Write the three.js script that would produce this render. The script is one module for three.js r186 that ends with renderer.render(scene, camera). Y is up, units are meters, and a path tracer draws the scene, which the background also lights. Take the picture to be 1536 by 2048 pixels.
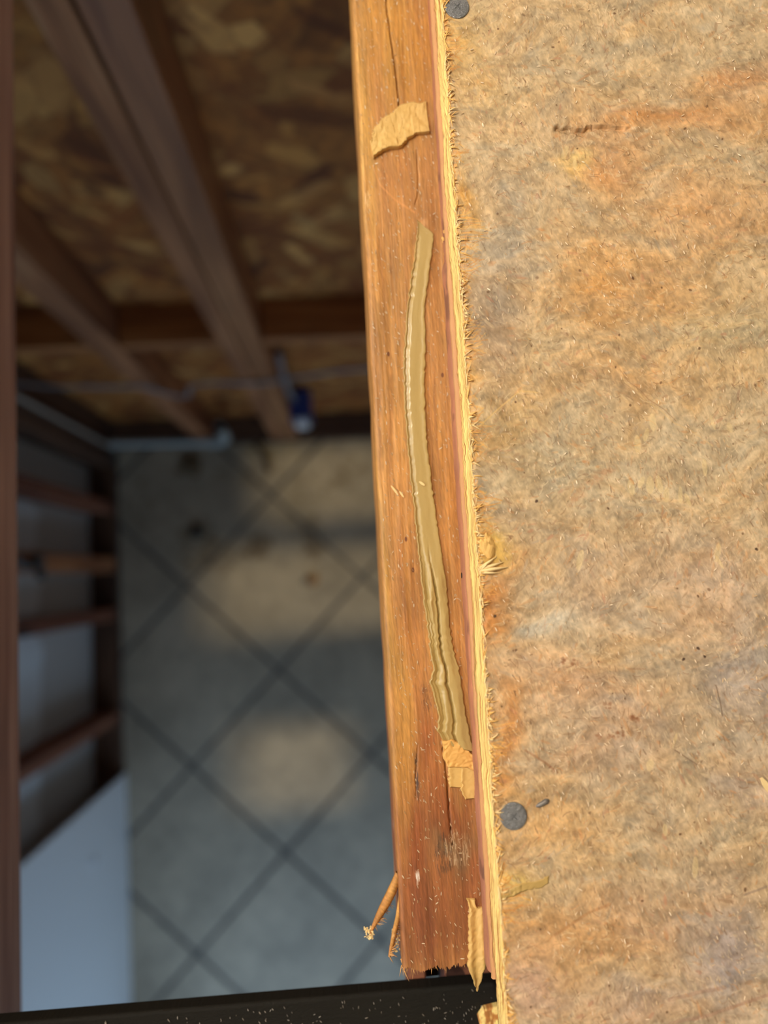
import * as THREE from 'three';
import { mergeGeometries } from 'three/addons/utils/BufferGeometryUtils.js';
import { RoundedBoxGeometry } from 'three/addons/geometries/RoundedBoxGeometry.js';
import { RectAreaLightUniformsLib } from 'three/addons/lights/RectAreaLightUniformsLib.js';

// ---------------------------------------------------------------- camera, sky, lights, exposure
// metres; y = 0 is the tiled floor of the room below, the cut deck stands at y = 2.28
RectAreaLightUniformsLib.init();
const scene = new THREE.Scene();
const camera = new THREE.PerspectiveCamera(71.59, 0.75, 0.01, 30);
camera.position.set(0, 2.5, 0);
camera.up.set(0.04866, 0.08828, -0.99491);
camera.lookAt(0.05208, 2.5 - 0.99496, -0.08574);
camera.focus = 0.236;
camera.userData.fStop = 4.5;
const renderer = new THREE.WebGLRenderer();
renderer.toneMapping = THREE.LinearToneMapping;
renderer.toneMappingExposure = 1.0;
renderer.shadowMap.enabled = true;
scene.background = new THREE.Color().setRGB(0.42, 0.56, 0.78);

function windowLight(name, w, h, x, y, z, tx, ty, tz, rgb, intensity) {
  const l = new THREE.RectAreaLight(new THREE.Color().setRGB(...rgb), intensity, w, h);
  l.name = name; l.position.set(x, y, z); l.lookAt(tx, ty, tz); scene.add(l); return l;
}
// daylight through the upper window (left of the hatch) and through the window of the room below
windowLight('upper_window_daylight', 1.05, 0.85, -0.88, 2.88, -0.035, 5, 2.88, -0.035, [1.0, 0.97, 0.90], 3.9);
windowLight('lower_window_daylight', 1.30, 1.90, -0.05, 1.02, 1.60, -0.05, 1.02, -5, [0.46, 0.73, 1.0], 0.84);
// low hazy sun from the right, entering the room below through three narrow lights in its right wall
const sun = new THREE.DirectionalLight(new THREE.Color().setRGB(1.0, 0.83, 0.52), 1.6);
sun.name = 'sun'; sun.position.set(10, 8.39, 0); sun.target.position.set(0, 0, 0); sun.castShadow = true; sun.shadow.radius = 6;
Object.assign(sun.shadow.camera, { left: -3, right: 3, top: 3, bottom: -3, near: 1, far: 20 }); scene.add(sun, sun.target);

// ---------------------------------------------------------------- helpers
let seed = 20731;
const rnd = () => { seed = (seed * 1664525 + 1013904223) >>> 0; return seed / 4294967296; };
const rr = (a, b) => a + (b - a) * rnd();
const sm = (a, b, x) => { const t = Math.min(1, Math.max(0, (x - a) / (b - a))); return t * t * (3 - 2 * t); };
const lerp = (a, b, t) => a + (b - a) * t;
function hash(ix, iy, s) { let h = Math.imul(ix, 374761393) ^ Math.imul(iy, 668265263) ^ Math.imul(s, 2147483647 - 1013); h = Math.imul(h ^ (h >>> 13), 1274126177); h ^= h >>> 16; return (h >>> 0) / 4294967296; }
function vn(x, y, s = 0) { const ix = Math.floor(x), iy = Math.floor(y), fx = x - ix, fy = y - iy, u = fx * fx * (3 - 2 * fx), v = fy * fy * (3 - 2 * fy);
  const a = hash(ix, iy, s), b = hash(ix + 1, iy, s), c = hash(ix, iy + 1, s), d = hash(ix + 1, iy + 1, s); return a + (b - a) * u + (c - a) * v + (a - b - c + d) * u * v; }
function fbm(x, y, o = 4, s = 0) { let t = 0, a = 0.5, n = 0; for (let i = 0; i < o; i++) { t += a * vn(x, y, s + i * 17); n += a; x *= 2.03; y *= 2.03; a *= 0.5; } return t / n; }
function canvas(w, h) { const c = document.createElement('canvas'); c.width = w; c.height = h; return c; }
function texture(c, srgb, wrap = THREE.MirroredRepeatWrapping) { const t = new THREE.CanvasTexture(c); t.wrapS = t.wrapT = wrap; t.magFilter = THREE.LinearFilter; if (srgb) t.colorSpace = THREE.SRGBColorSpace; return t; }
function paint(w, h, fn) { const c = canvas(w, h), g = c.getContext('2d'), im = g.createImageData(w, h), d = im.data; const o = [0, 0, 0];
  for (let y = 0, k = 0; y < h; y++) for (let x = 0; x < w; x++, k += 4) { fn(x, y, o); d[k] = o[0]; d[k + 1] = o[1]; d[k + 2] = o[2]; d[k + 3] = 255; }
  g.putImageData(im, 0, 0); return [c, g]; }
const css = (r, g, b, a = 1) => `rgba(${r | 0},${g | 0},${b | 0},${a})`;
const std = (o) => new THREE.MeshStandardMaterial(o);
const taken = {};
function numbered(n) { const k = taken[n] = (taken[n] ?? -1) + 1; return k ? `${n}_${String(k).padStart(3, '0')}` : n; }
function shade(o) { o.castShadow = o.receiveShadow = true; return o; }
function mesh(name, geo, mat, parent) { const m = shade(new THREE.Mesh(geo, mat)); m.name = parent && parent !== scene ? name : numbered(name); (parent || scene).add(m); return m; }
function group(name) { const g = new THREE.Group(); g.name = numbered(name); scene.add(g); return g; }
function tag(o, label, category, grp, kind) { if (label) o.userData.label = label; if (category) o.userData.category = category; if (grp) o.userData.group = grp; if (kind) o.userData.kind = kind; return o; }
function structure(o, label, category) { return tag(o, label, category, null, 'structure'); }
function box(x0, x1, y0, y1, z0, z1, r = 0) { const w = x1 - x0, h = y1 - y0, d = z1 - z0;
  const g = r ? new RoundedBoxGeometry(w, h, d, 2, r) : new THREE.BoxGeometry(w, h, d); g.translate((x0 + x1) / 2, (y0 + y1) / 2, (z0 + z1) / 2); return g; }
// world-metre uv on a box-like geometry; along = axis of the grain
function grainUV(g, along, su = 1, sv = 1, ou = 0, ov = 0) { const p = g.attributes.position, n = g.attributes.normal, uv = new Float32Array(p.count * 2);
  for (let i = 0; i < p.count; i++) { const c = [p.getX(i), p.getY(i), p.getZ(i)], m = [Math.abs(n.getX(i)), Math.abs(n.getY(i)), Math.abs(n.getZ(i))];
    const face = m.indexOf(Math.max(...m)); let a = along, b = [0, 1, 2].find((k) => k !== along && k !== face); if (face === along) { a = (along + 1) % 3; b = (along + 2) % 3; }
    uv[2 * i] = c[b] / su + ou; uv[2 * i + 1] = c[a] / sv + ov; }
  g.setAttribute('uv', new THREE.BufferAttribute(uv, 2)); return g; }
function flatUV(g, fn) { const p = g.attributes.position, uv = new Float32Array(p.count * 2); for (let i = 0; i < p.count; i++) { const r = fn(p.getX(i), p.getY(i), p.getZ(i)); uv[2 * i] = r[0]; uv[2 * i + 1] = r[1]; } g.setAttribute('uv', new THREE.BufferAttribute(uv, 2)); return g; }
function indexed(pos, idx, uv) { const g = new THREE.BufferGeometry(); g.setAttribute('position', new THREE.Float32BufferAttribute(pos, 3)); if (uv) g.setAttribute('uv', new THREE.Float32BufferAttribute(uv, 2)); g.setIndex(idx); g.computeVertexNormals(); return g; }
// grid over arrays of points P[j][i]
function gridGeo(rows, uvfn) { const nj = rows.length, ni = rows[0].length, pos = [], idx = [], uv = []; for (const r of rows) for (const p of r) { pos.push(...p); if (uvfn) uv.push(...uvfn(p)); }
  for (let j = 0; j < nj - 1; j++) for (let i = 0; i < ni - 1; i++) { const a = j * ni + i, b = a + 1, c = a + ni, d = c + 1; idx.push(a, c, b, b, c, d); } return indexed(pos, idx, uvfn ? uv : null); }
function along(pts, t) { const n = pts.length - 1; let L = [0]; for (let i = 1; i <= n; i++) L.push(L[i - 1] + Math.hypot(...pts[i].map((v, k) => v - pts[i - 1][k]))); const s = t * L[n]; let i = 1; while (i < n && L[i] < s) i++;
  const k = (s - L[i - 1]) / Math.max(1e-9, L[i] - L[i - 1]); return pts[i].map((v, q) => lerp(pts[i - 1][q], v, Math.min(1, Math.max(0, k)))); }
function segDist(x, z, pts) { let best = 1e9, bt = 0; for (let i = 1; i < pts.length; i++) { const [ax, az] = pts[i - 1], [bx, bz] = pts[i], dx = bx - ax, dz = bz - az; let t = ((x - ax) * dx + (z - az) * dz) / (dx * dx + dz * dz); t = Math.min(1, Math.max(0, t));
  const d = Math.hypot(x - ax - t * dx, z - az - t * dz); if (d < best) { best = d; bt = (i - 1 + t) / (pts.length - 1); } } return [best, bt]; }
// tapered tube through points [x,y,z,r]
function taper(pts, sides = 6, steps = 14) { const cv = new THREE.CatmullRomCurve3(pts.map((p) => new THREE.Vector3(p[0], p[1], p[2]))), fr = cv.computeFrenetFrames(steps, false), rows = [];
  for (let j = 0; j <= steps; j++) { const t = j / steps, c = cv.getPoint(t), f = t * (pts.length - 1), i = Math.min(pts.length - 2, Math.floor(f)), r = lerp(pts[i][3], pts[i + 1][3], f - i), row = [];
    for (let k = 0; k <= sides; k++) { const a = (k / sides) * 2 * Math.PI, N = fr.normals[j], B = fr.binormals[j]; row.push([c.x + r * (Math.cos(a) * N.x + Math.sin(a) * B.x), c.y + r * (Math.cos(a) * N.y + Math.sin(a) * B.y), c.z + r * (Math.cos(a) * N.z + Math.sin(a) * B.z)]); } rows.push(row); }
  return gridGeo(rows, (p) => [p[0] * 10, p[2] * 10]); }

// ---------------------------------------------------------------- procedural textures
// timber: long grain along v; palette of browns
function timberTexture(w, h, base, dark, light, s, knots = 3) {
  const [c, g] = paint(w, h, (x, y, o) => {
    const u = x / w, v = y / h, wob = fbm(u * 3, v * 5, 3, s) * 0.35, q = fbm((u + wob * 0.25) * 26, v * 5 + wob, 4, s + 5), f = fbm(u * 170, v * 14, 2, s + 9), b = fbm(u * 3, v * 4, 3, s + 13);
    const k = sm(0.3, 0.75, q) * 0.65 + (b - 0.5) * 0.9, m = 0.86 + 0.28 * f;
    for (let i = 0; i < 3; i++) o[i] = Math.max(0, Math.min(255, (k > 0 ? lerp(base[i], dark[i], Math.min(1, k)) : lerp(base[i], light[i], Math.min(1, -k * 2.2))) * m));
  });
  for (let i = 0; i < knots; i++) { const x = rnd() * w, y = rnd() * h, r = rr(0.03, 0.07) * w; g.fillStyle = css(dark[0] * 0.45, dark[1] * 0.4, dark[2] * 0.4, 0.75); g.beginPath(); g.ellipse(x, y, r, r * 1.5, 0, 0, 7); g.fill(); }
  return texture(c, true);
}
const studTex = timberTexture(256, 1024, [176, 116, 74], [126, 76, 46], [202, 148, 104], 31, 0);
const redTex = timberTexture(256, 1024, [142, 88, 62], [96, 52, 38], [176, 124, 92], 57, 5);
const M = {};
M.stud = std({ map: studTex, roughness: 0.75 });
M.redTimber = std({ map: redTex, roughness: 0.8 });
M.paleStud = std({ map: studTex, color: new THREE.Color().setRGB(1, 1, 1), roughness: 0.45 });
M.noggin = std({ map: timberTexture(256, 512, [176, 112, 62], [128, 74, 38], [200, 140, 86], 77, 0), roughness: 0.7 });
M.darkTimber = std({ map: timberTexture(256, 512, [92, 62, 42], [56, 34, 22], [120, 86, 60], 71), roughness: 0.85 });

// oriented strand board on the far wall: overlapping strands
function osbTexture() {
  const [c, g] = paint(1024, 1024, (x, y, o) => { const q = fbm(x / 70, y / 70, 3, 3), f = fbm(x / 6, y / 6, 2, 8); const m = 0.8 + 0.4 * f; o[0] = lerp(128, 168, q) * m; o[1] = lerp(86, 120, q) * m; o[2] = lerp(44, 62, q) * m; });
  const pal = [[190, 150, 90], [154, 104, 54], [116, 66, 28], [212, 180, 124], [138, 86, 40], [84, 46, 18], [176, 136, 86]];
  for (let i = 0; i < 2200; i++) { const x = rnd() * 1024, y = rnd() * 1024, L = rr(20, 90), W = rr(6, 26), a = (rnd() - 0.5) * 2.4 + (rnd() < 0.5 ? 1.57 : 0), p = pal[(rnd() * pal.length) | 0], v = rr(0.85, 1.1);
    g.save(); g.translate(x, y); g.rotate(a); g.globalAlpha = rr(0.25, 0.8); g.fillStyle = css(p[0] * v, p[1] * v, p[2] * v); g.beginPath(); g.moveTo(-L / 2, -W * 0.3); g.lineTo(L * 0.1, -W / 2); g.lineTo(L / 2, -W * 0.1); g.lineTo(L * 0.3, W / 2); g.lineTo(-L * 0.4, W * 0.4); g.closePath(); g.fill();
    g.globalAlpha = 0.3; g.strokeStyle = css(70, 38, 14); g.lineWidth = 1; g.stroke(); g.restore(); }
  return texture(c, true);
}
M.osb = std({ map: osbTexture(), color: new THREE.Color().setRGB(1.25, 0.93, 0.62), roughness: 0.8 });

// ---- deck panel: pressed reed / chip board, copied patches of tone
const DX0 = 0.036, DZ0 = -0.2, DW = 0.17, DH = 0.34, DS = 1024 / 0.17;   // texture window on the deck, texels per metre
const deckUV = (x, z) => [(x - DX0) / DW, 1 - (z - DZ0) / DH];
const patches = [[0.0429,-0.1788,0.0108,0.0139,206,156,84,0.8],[0.051,-0.161,0.0139,0.0093,204,160,100,0.5],[0.0556,-0.1057,0.017,0.0186,178,152,120,0.8],[0.0456,-0.0793,0.0108,0.0186,166,136,104,0.8],[0.0801,-0.1675,0.0248,0.0093,190,158,116,0.5],[0.1125,-0.1466,0.0341,0.0065,194,136,80,0.75],[0.1394,-0.1576,0.0155,0.0068,194,136,82,0.7],[0.0959,-0.132,0.0139,0.0093,200,140,84,0.6],[0.1248,-0.114,0.0248,0.0108,202,146,90,0.6],[0.0842,-0.0913,0.0139,0.0186,202,144,78,0.8],[0.1025,-0.0907,0.0217,0.0139,204,150,92,0.6],[0.1243,-0.0731,0.0186,0.0139,190,160,114,0.7],[0.0612,-0.0688,0.0139,0.0108,188,152,104,0.5],[0.0912,-0.0561,0.0201,0.0093,194,146,92,0.7],[0.0513,-0.0432,0.0093,0.0108,198,150,86,0.7],[0.0697,-0.0311,0.0232,0.0139,176,152,116,0.8],[0.1049,-0.0247,0.0248,0.017,198,168,128,0.6],[0.057,-0.0111,0.0139,0.0093,172,146,112,0.7],[0.113,0.0107,0.0263,0.017,198,162,130,0.6],[0.0749,0.0055,0.0186,0.0108,186,152,118,0.6],[0.0445,0.0101,0.0046,0.0108,194,122,56,0.9],[0.0472,0.0164,0.0062,0.0062,196,128,62,0.8],[0.0629,0.0173,0.0093,0.0062,196,180,156,0.6],[0.1215,0.0392,0.0139,0.0232,172,150,130,0.8],[0.063,0.0372,0.0217,0.0124,200,152,108,0.7],[0.0842,0.0461,0.0186,0.0124,182,150,122,0.6],[0.0435,0.0481,0.0046,0.0139,198,130,66,0.8],[0.0446,0.066,0.0056,0.0077,200,132,62,0.9],[0.0736,0.0605,0.0232,0.0093,184,150,120,0.6],[0.0582,0.0801,0.0186,0.0108,204,152,92,0.7],[0.0923,0.0796,0.0186,0.0139,188,156,118,0.7],[0.1198,0.0725,0.0093,0.0093,168,138,112,0.6],[0.0559,0.1104,0.0186,0.0124,206,150,90,0.7],[0.0804,0.1094,0.0186,0.0093,194,148,104,0.6],[0.1074,0.1186,0.0186,0.0186,172,148,132,0.8],[0.0473,0.1253,0.0093,0.0108,200,156,128,0.6],[0.0755,0.1318,0.0217,0.0077,188,152,124,0.6],[0.1013,0.1008,0.0186,0.0077,182,150,116,0.6],[0.0464,0.0953,0.0077,0.0025,206,170,96,0.9],[0.0809,-0.1341,0.0062,0.004,220,180,112,0.8],[0.0822,-0.1289,0.0046,0.0046,216,172,104,0.8],[0.0419,-0.1231,0.0034,0.0093,210,150,70,0.7],[0.0433,-0.007,0.0037,0.0046,232,180,84,0.8],[0.0396,-0.0615,0.0037,0.0062,214,152,70,0.7]];
function deckTextures() {
  const W = 1024, H = 2048;
  const bump = new Float32Array(W * H);
  const [c, g] = paint(W, H, (x, y, o) => {
    const X = DX0 + x / DS, Z = DZ0 + y / DS;
    const wx = fbm(x / 120, y / 90, 3, 1) - 0.5, wy = fbm(x / 120, y / 90, 3, 2) - 0.5;
    const px = x + wx * 150, py = y + wy * 130;
    let r = 194, gg = 160, b = 122;
    for (const p of patches) { const ex = (X + wx * 0.018 - p[0]) / p[2], ez = (Z + wy * 0.018 - p[1]) / p[3], d = ex * ex + ez * ez; if (d < 4) { const k = Math.min(0.96, p[7] * 1.25) * Math.exp(-d * 1.1); r += (p[4] - r) * k; gg += (p[5] - gg) * k; b += (p[6] + 6 - b) * k; } }
    const n1 = fbm((x + wx * 70) / 40, (y + wy * 60) / 24, 4, 21) - 0.5, n2 = fbm((x + wx * 36) / 9, (y + wy * 36) / 8, 3, 33) - 0.5, n3 = fbm(x / 2.8 - y / 8, y / 8, 2, 44) - 0.5;
    const fl = Math.abs(fbm(px / 26, py / 11, 3, 61) - 0.5);               // dark seams between swirled chips
    let m = 1.015 + n1 * 0.36 + n2 * 0.26 + n3 * 0.14 - 0.05 * sm(0.03, 0.0, fl);
    const or = (fbm(px / 70, py / 30, 4, 91) - 0.5) * 40;
    o[0] = Math.max(0, Math.min(255, r * 0.97 * m + or * 0.25)); o[1] = Math.max(0, Math.min(255, gg * 1.005 * m - or * 0.25)); o[2] = Math.max(0, Math.min(255, b * m - or * 0.75));
    bump[y * W + x] = 0.5 + n1 * 0.4 + n2 * 0.45 + n3 * 0.18 - 0.06 * sm(0.03, 0.0, fl);
  });
  const bc = canvas(W, H), bg = bc.getContext('2d'), im = bg.createImageData(W, H); for (let i = 0; i < W * H; i++) { const v = Math.max(0, Math.min(255, bump[i] * 255)); im.data[4 * i] = im.data[4 * i + 1] = im.data[4 * i + 2] = v; im.data[4 * i + 3] = 255; } bg.putImageData(im, 0, 0);
  // chips pressed into the board: short curved strokes following a swirling flow
  const flow = (x, y) => (fbm(x / 190, y / 150, 3, 71) - 0.5) * 7;
  for (let i = 0; i < 6400; i++) {                       // broad soft chips
    const x = rnd() * W, y = rnd() * H, a0 = flow(x, y) + (rnd() - 0.5) * 1.1, L = rr(5, 26) * (rnd() < 0.12 ? 1.8 : 1), w = rr(2, 7), t = rnd();
    const col = t < 0.34 ? [222, 194, 152] : t < 0.58 ? [150, 112, 78] : t < 0.76 ? [204, 140, 84] : t < 0.93 ? [172, 156, 136] : [186, 122, 92];
    for (const [ctx, st, al] of [[g, css(...col), rr(0.12, 0.44)], [bg, css(...(t < 0.34 || (t > 0.58 && t < 0.76) ? [210, 210, 210] : [84, 84, 84])), 0.25]]) { ctx.save(); ctx.globalAlpha = al; ctx.fillStyle = st; ctx.translate(x, y); ctx.rotate(a0); ctx.beginPath(); ctx.moveTo(-L / 2, 0); ctx.quadraticCurveTo(-L * 0.2, -w * 0.7, L * 0.25, -w * 0.5); ctx.quadraticCurveTo(L * 0.6, 0, L * 0.2, w * 0.5); ctx.quadraticCurveTo(-L * 0.2, w * 0.5, -L / 2, 0); ctx.fill(); ctx.restore(); }
  }
  for (let i = 0; i < 9000; i++) {                       // thin curled fibres
    const x = rnd() * W, y = rnd() * H, a0 = flow(x, y) + (rnd() - 0.5) * 1.4, L = rr(4, 20), w = rr(0.7, 1.8), t = rnd(), bend = (rnd() - 0.5) * 1.4;
    const col = t < 0.52 ? [232, 208, 168] : t < 0.85 ? [126, 86, 54] : [206, 132, 70];
    for (const [ctx, st, al] of [[g, css(...col), rr(0.12, 0.5)], [bg, css(...(t < 0.52 ? [228, 228, 228] : [66, 66, 66])), 0.3]]) { ctx.globalAlpha = al; ctx.strokeStyle = st; ctx.lineWidth = w; ctx.lineCap = 'round'; ctx.beginPath(); ctx.moveTo(x, y); ctx.quadraticCurveTo(x + Math.cos(a0) * L * 0.5, y + Math.sin(a0) * L * 0.5, x + Math.cos(a0 + bend) * L, y + Math.sin(a0 + bend) * L); ctx.stroke(); }
  }
  for (let i = 0; i < 9000; i++) { const x = rnd() * W, y = rnd() * H, q = fbm(x / 120, y / 100, 3, 55), L = rr(3, 12), a = 1.25 + rr(-0.3, 0.3), lt = rnd() < 0.62; if (q < 0.42 && rnd() < 0.6) continue; g.globalAlpha = rr(0.15, 0.62); g.strokeStyle = lt ? css(234, 208, 164) : css(116, 82, 56); g.lineWidth = rr(0.8, 2); g.beginPath(); g.moveTo(x, y); g.lineTo(x + Math.cos(a) * L, y + Math.sin(a) * L); g.stroke(); }
  for (let i = 0; i < 260; i++) { const x = rnd() * W, y = rnd() * H, r = rr(0.7, 2.6); g.globalAlpha = rr(0.3, 0.8); g.fillStyle = css(84, 52, 30); g.beginPath(); g.ellipse(x, y, r, r * rr(0.6, 1.6), rnd() * 3, 0, 7); g.fill(); }
  // torn fresh wood along the saw cut
  const ex = (0.0402 - DX0) * DS;
  for (let y = 0; y < H; y += 1.6) { const n = fbm(y / 60, 3, 3, 101), L = Math.max(0, (n - 0.36)) * 120 * rr(0.3, 1.1); if (L < 2) continue; g.globalAlpha = rr(0.15, 0.6); g.strokeStyle = rnd() < 0.6 ? css(232, 172, 84) : css(206, 132, 58); g.lineWidth = rr(1, 2.6); g.beginPath(); g.moveTo(ex - 4, y); g.lineTo(ex + L * 0.6, y + rr(-5, 5)); g.lineTo(ex + L, y + rr(-12, 10)); g.stroke(); }
  // marks copied from the board: dark specks, scratches, rust-red dabs
  const spot = (x, z, r, col, a) => { g.globalAlpha = a; g.fillStyle = css(...col); g.beginPath(); g.ellipse((x - DX0) * DS, (z - DZ0) * DS, r * DS, r * DS * 0.85, 0, 0, 7); g.fill(); };
  for (const [x, z] of [[0.0598,-0.0201],[0.1027,0.0316],[0.0442,0.015],[0.1074,0.0285],[0.1094,0.0311],[0.1292,-0.0014]]) { spot(x, z, 0.00045, [58, 38, 28], 0.8); spot(x + rr(-0.0004, 0.0004), z + 0.0003, 0.0004, [70, 46, 34], 0.6); };
  for (const [x, z] of [[0.0773,0.0444],[0.0682,0.0306],[0.0777,0.0532],[0.0844,0.0485],[0.0739,0.0533],[0.0651,0.03],[0.0805,0.0531],[0.0859,0.0492]]) for (let i = 0; i < 9; i++) spot(x + rr(-0.001, 0.001), z + rr(-0.0008, 0.0008), rr(0.0002, 0.0007), [134, 80, 46], 0.28);
  for (const [x, z, w, h2, a2] of [...[[0.0967,-0.0396],[0.0937,-0.0365],[0.0992,-0.0435],[0.1245,-0.0408],[0.1189,-0.0427],[0.0904,-0.0229],[0.0938,-0.0244],[0.0966,-0.0234],[0.0996,-0.0236],[0.1015,-0.02],[0.1061,-0.0198],[0.1084,-0.0181],[0.115,-0.0282],[0.1165,-0.0009],[0.117,0.0023],[0.0722,-0.0009],[0.0776,-0.1351],[0.0806,-0.1307],[0.0976,0.056],[0.0891,0.063],[0.1004,0.0941],[0.0921,0.0825]]].map((p, i) => [p[0], p[1], rr(3, 8), rr(8, 20), rr(-0.5, 0.5)])) { g.save(); g.globalAlpha = 0.5; g.fillStyle = css(228, 200, 144); g.translate((x - DX0) * DS, (z - DZ0) * DS); g.rotate(a2); g.beginPath(); g.ellipse(0, 0, w, h2, 0, 0, 7); g.fill(); g.globalAlpha = 0.35; g.strokeStyle = css(120, 86, 54); g.lineWidth = 1.2; g.beginPath(); g.arc(0, 0, h2, 0.3, 1.2); g.stroke(); g.restore(); }
  const line = (pts, w, col, a) => { g.globalAlpha = a; g.strokeStyle = css(...col); g.lineWidth = w; g.lineJoin = 'round'; g.beginPath(); pts.forEach(([x, z], i) => g[i ? 'lineTo' : 'moveTo']((x - DX0) * DS, (z - DZ0) * DS)); g.stroke(); };
  line([[0.0897,-0.0608],[0.0916,-0.0569],[0.0953,-0.054],[0.0973,-0.0506],[0.1023,-0.0472],[0.1062,-0.0431],[0.112,-0.0402],[0.1182,-0.0351]], 3, [222, 186, 128], 0.4); line([[0.09,-0.0613],[0.0923,-0.0574],[0.096,-0.0543],[0.0984,-0.0512],[0.103,-0.0478],[0.1069,-0.0437]], 1.5, [130, 90, 56], 0.45);
  line([[0.0426,-0.0443],[0.0502,-0.0505],[0.057,-0.0556],[0.0626,-0.0548]], 3, [218, 178, 110], 0.6);
  for (let i = 0; i < 60; i++) { const t = rnd(), [sx0, sz0] = along([[0.0695,-0.0183],[0.0739,-0.0221],[0.079,-0.0267],[0.0854,-0.0296]], t); spot(sx0 + rr(-0.0014, 0.0014), sz0 + rr(-0.0014, 0.0014), rr(0.0004, 0.0012), [184, 124, 84], 0.12); } line([[0.0507,0.056],[0.0566,0.0601],[0.0602,0.0633]], 4, [150, 100, 66], 0.5);
  line([[0.1121,0.0402],[0.1129,0.0448],[0.1134,0.0497]], 2, [110, 84, 62], 0.7); line([[0.0973,0.059],[0.104,0.0639]], 2, [120, 90, 66], 0.6);
  line([[0.0892,0.1315],[0.0986,0.1301],[0.1064,0.1293]], 7, [150, 100, 78], 0.25); line([[0.0559,0.1104],[0.067,0.1047],[0.0733,0.1028]], 5, [164, 104, 58], 0.3);
  line([[0.0886,0.1382],[0.101,0.1367],[0.1194,0.1325]], 6, [158, 116, 92], 0.4); line([[0.1151,0.1032],[0.1226,0.1012]], 4, [140, 118, 104], 0.5);
  return [texture(c, true), texture(bc, false)];
}
const [deckMap, deckBump] = deckTextures();
M.deck = std({ map: deckMap, bumpMap: deckBump, bumpScale: 0.0003, roughness: 0.6 });

// fresh saw cut of the board: straw fibres running along the cut
function cutTexture() {
  const [c] = paint(128, 2048, (x, y, o) => { const a = fbm(x / 5, y / 160, 3, 5), b = fbm(x / 1.6, y / 26, 2, 9), k = sm(0.56, 0.66, fbm(x / 3, y / 220, 3, 14)); const m = 0.8 + 0.26 * a + 0.2 * b; o[0] = Math.min(255, lerp(252, 176, k) * m); o[1] = Math.min(255, lerp(216, 114, k) * m); o[2] = Math.min(255, lerp(134, 54, k) * m); });
  return texture(c, true);
}
M.cut = std({ map: cutTexture(), roughness: 0.75 });
M.fibre = std({ color: new THREE.Color().setRGB(0.80, 0.46, 0.13), roughness: 0.8, side: THREE.DoubleSide });
M.paleFibre = std({ color: new THREE.Color().setRGB(0.82, 0.6, 0.28), roughness: 0.8, side: THREE.DoubleSide });

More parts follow.
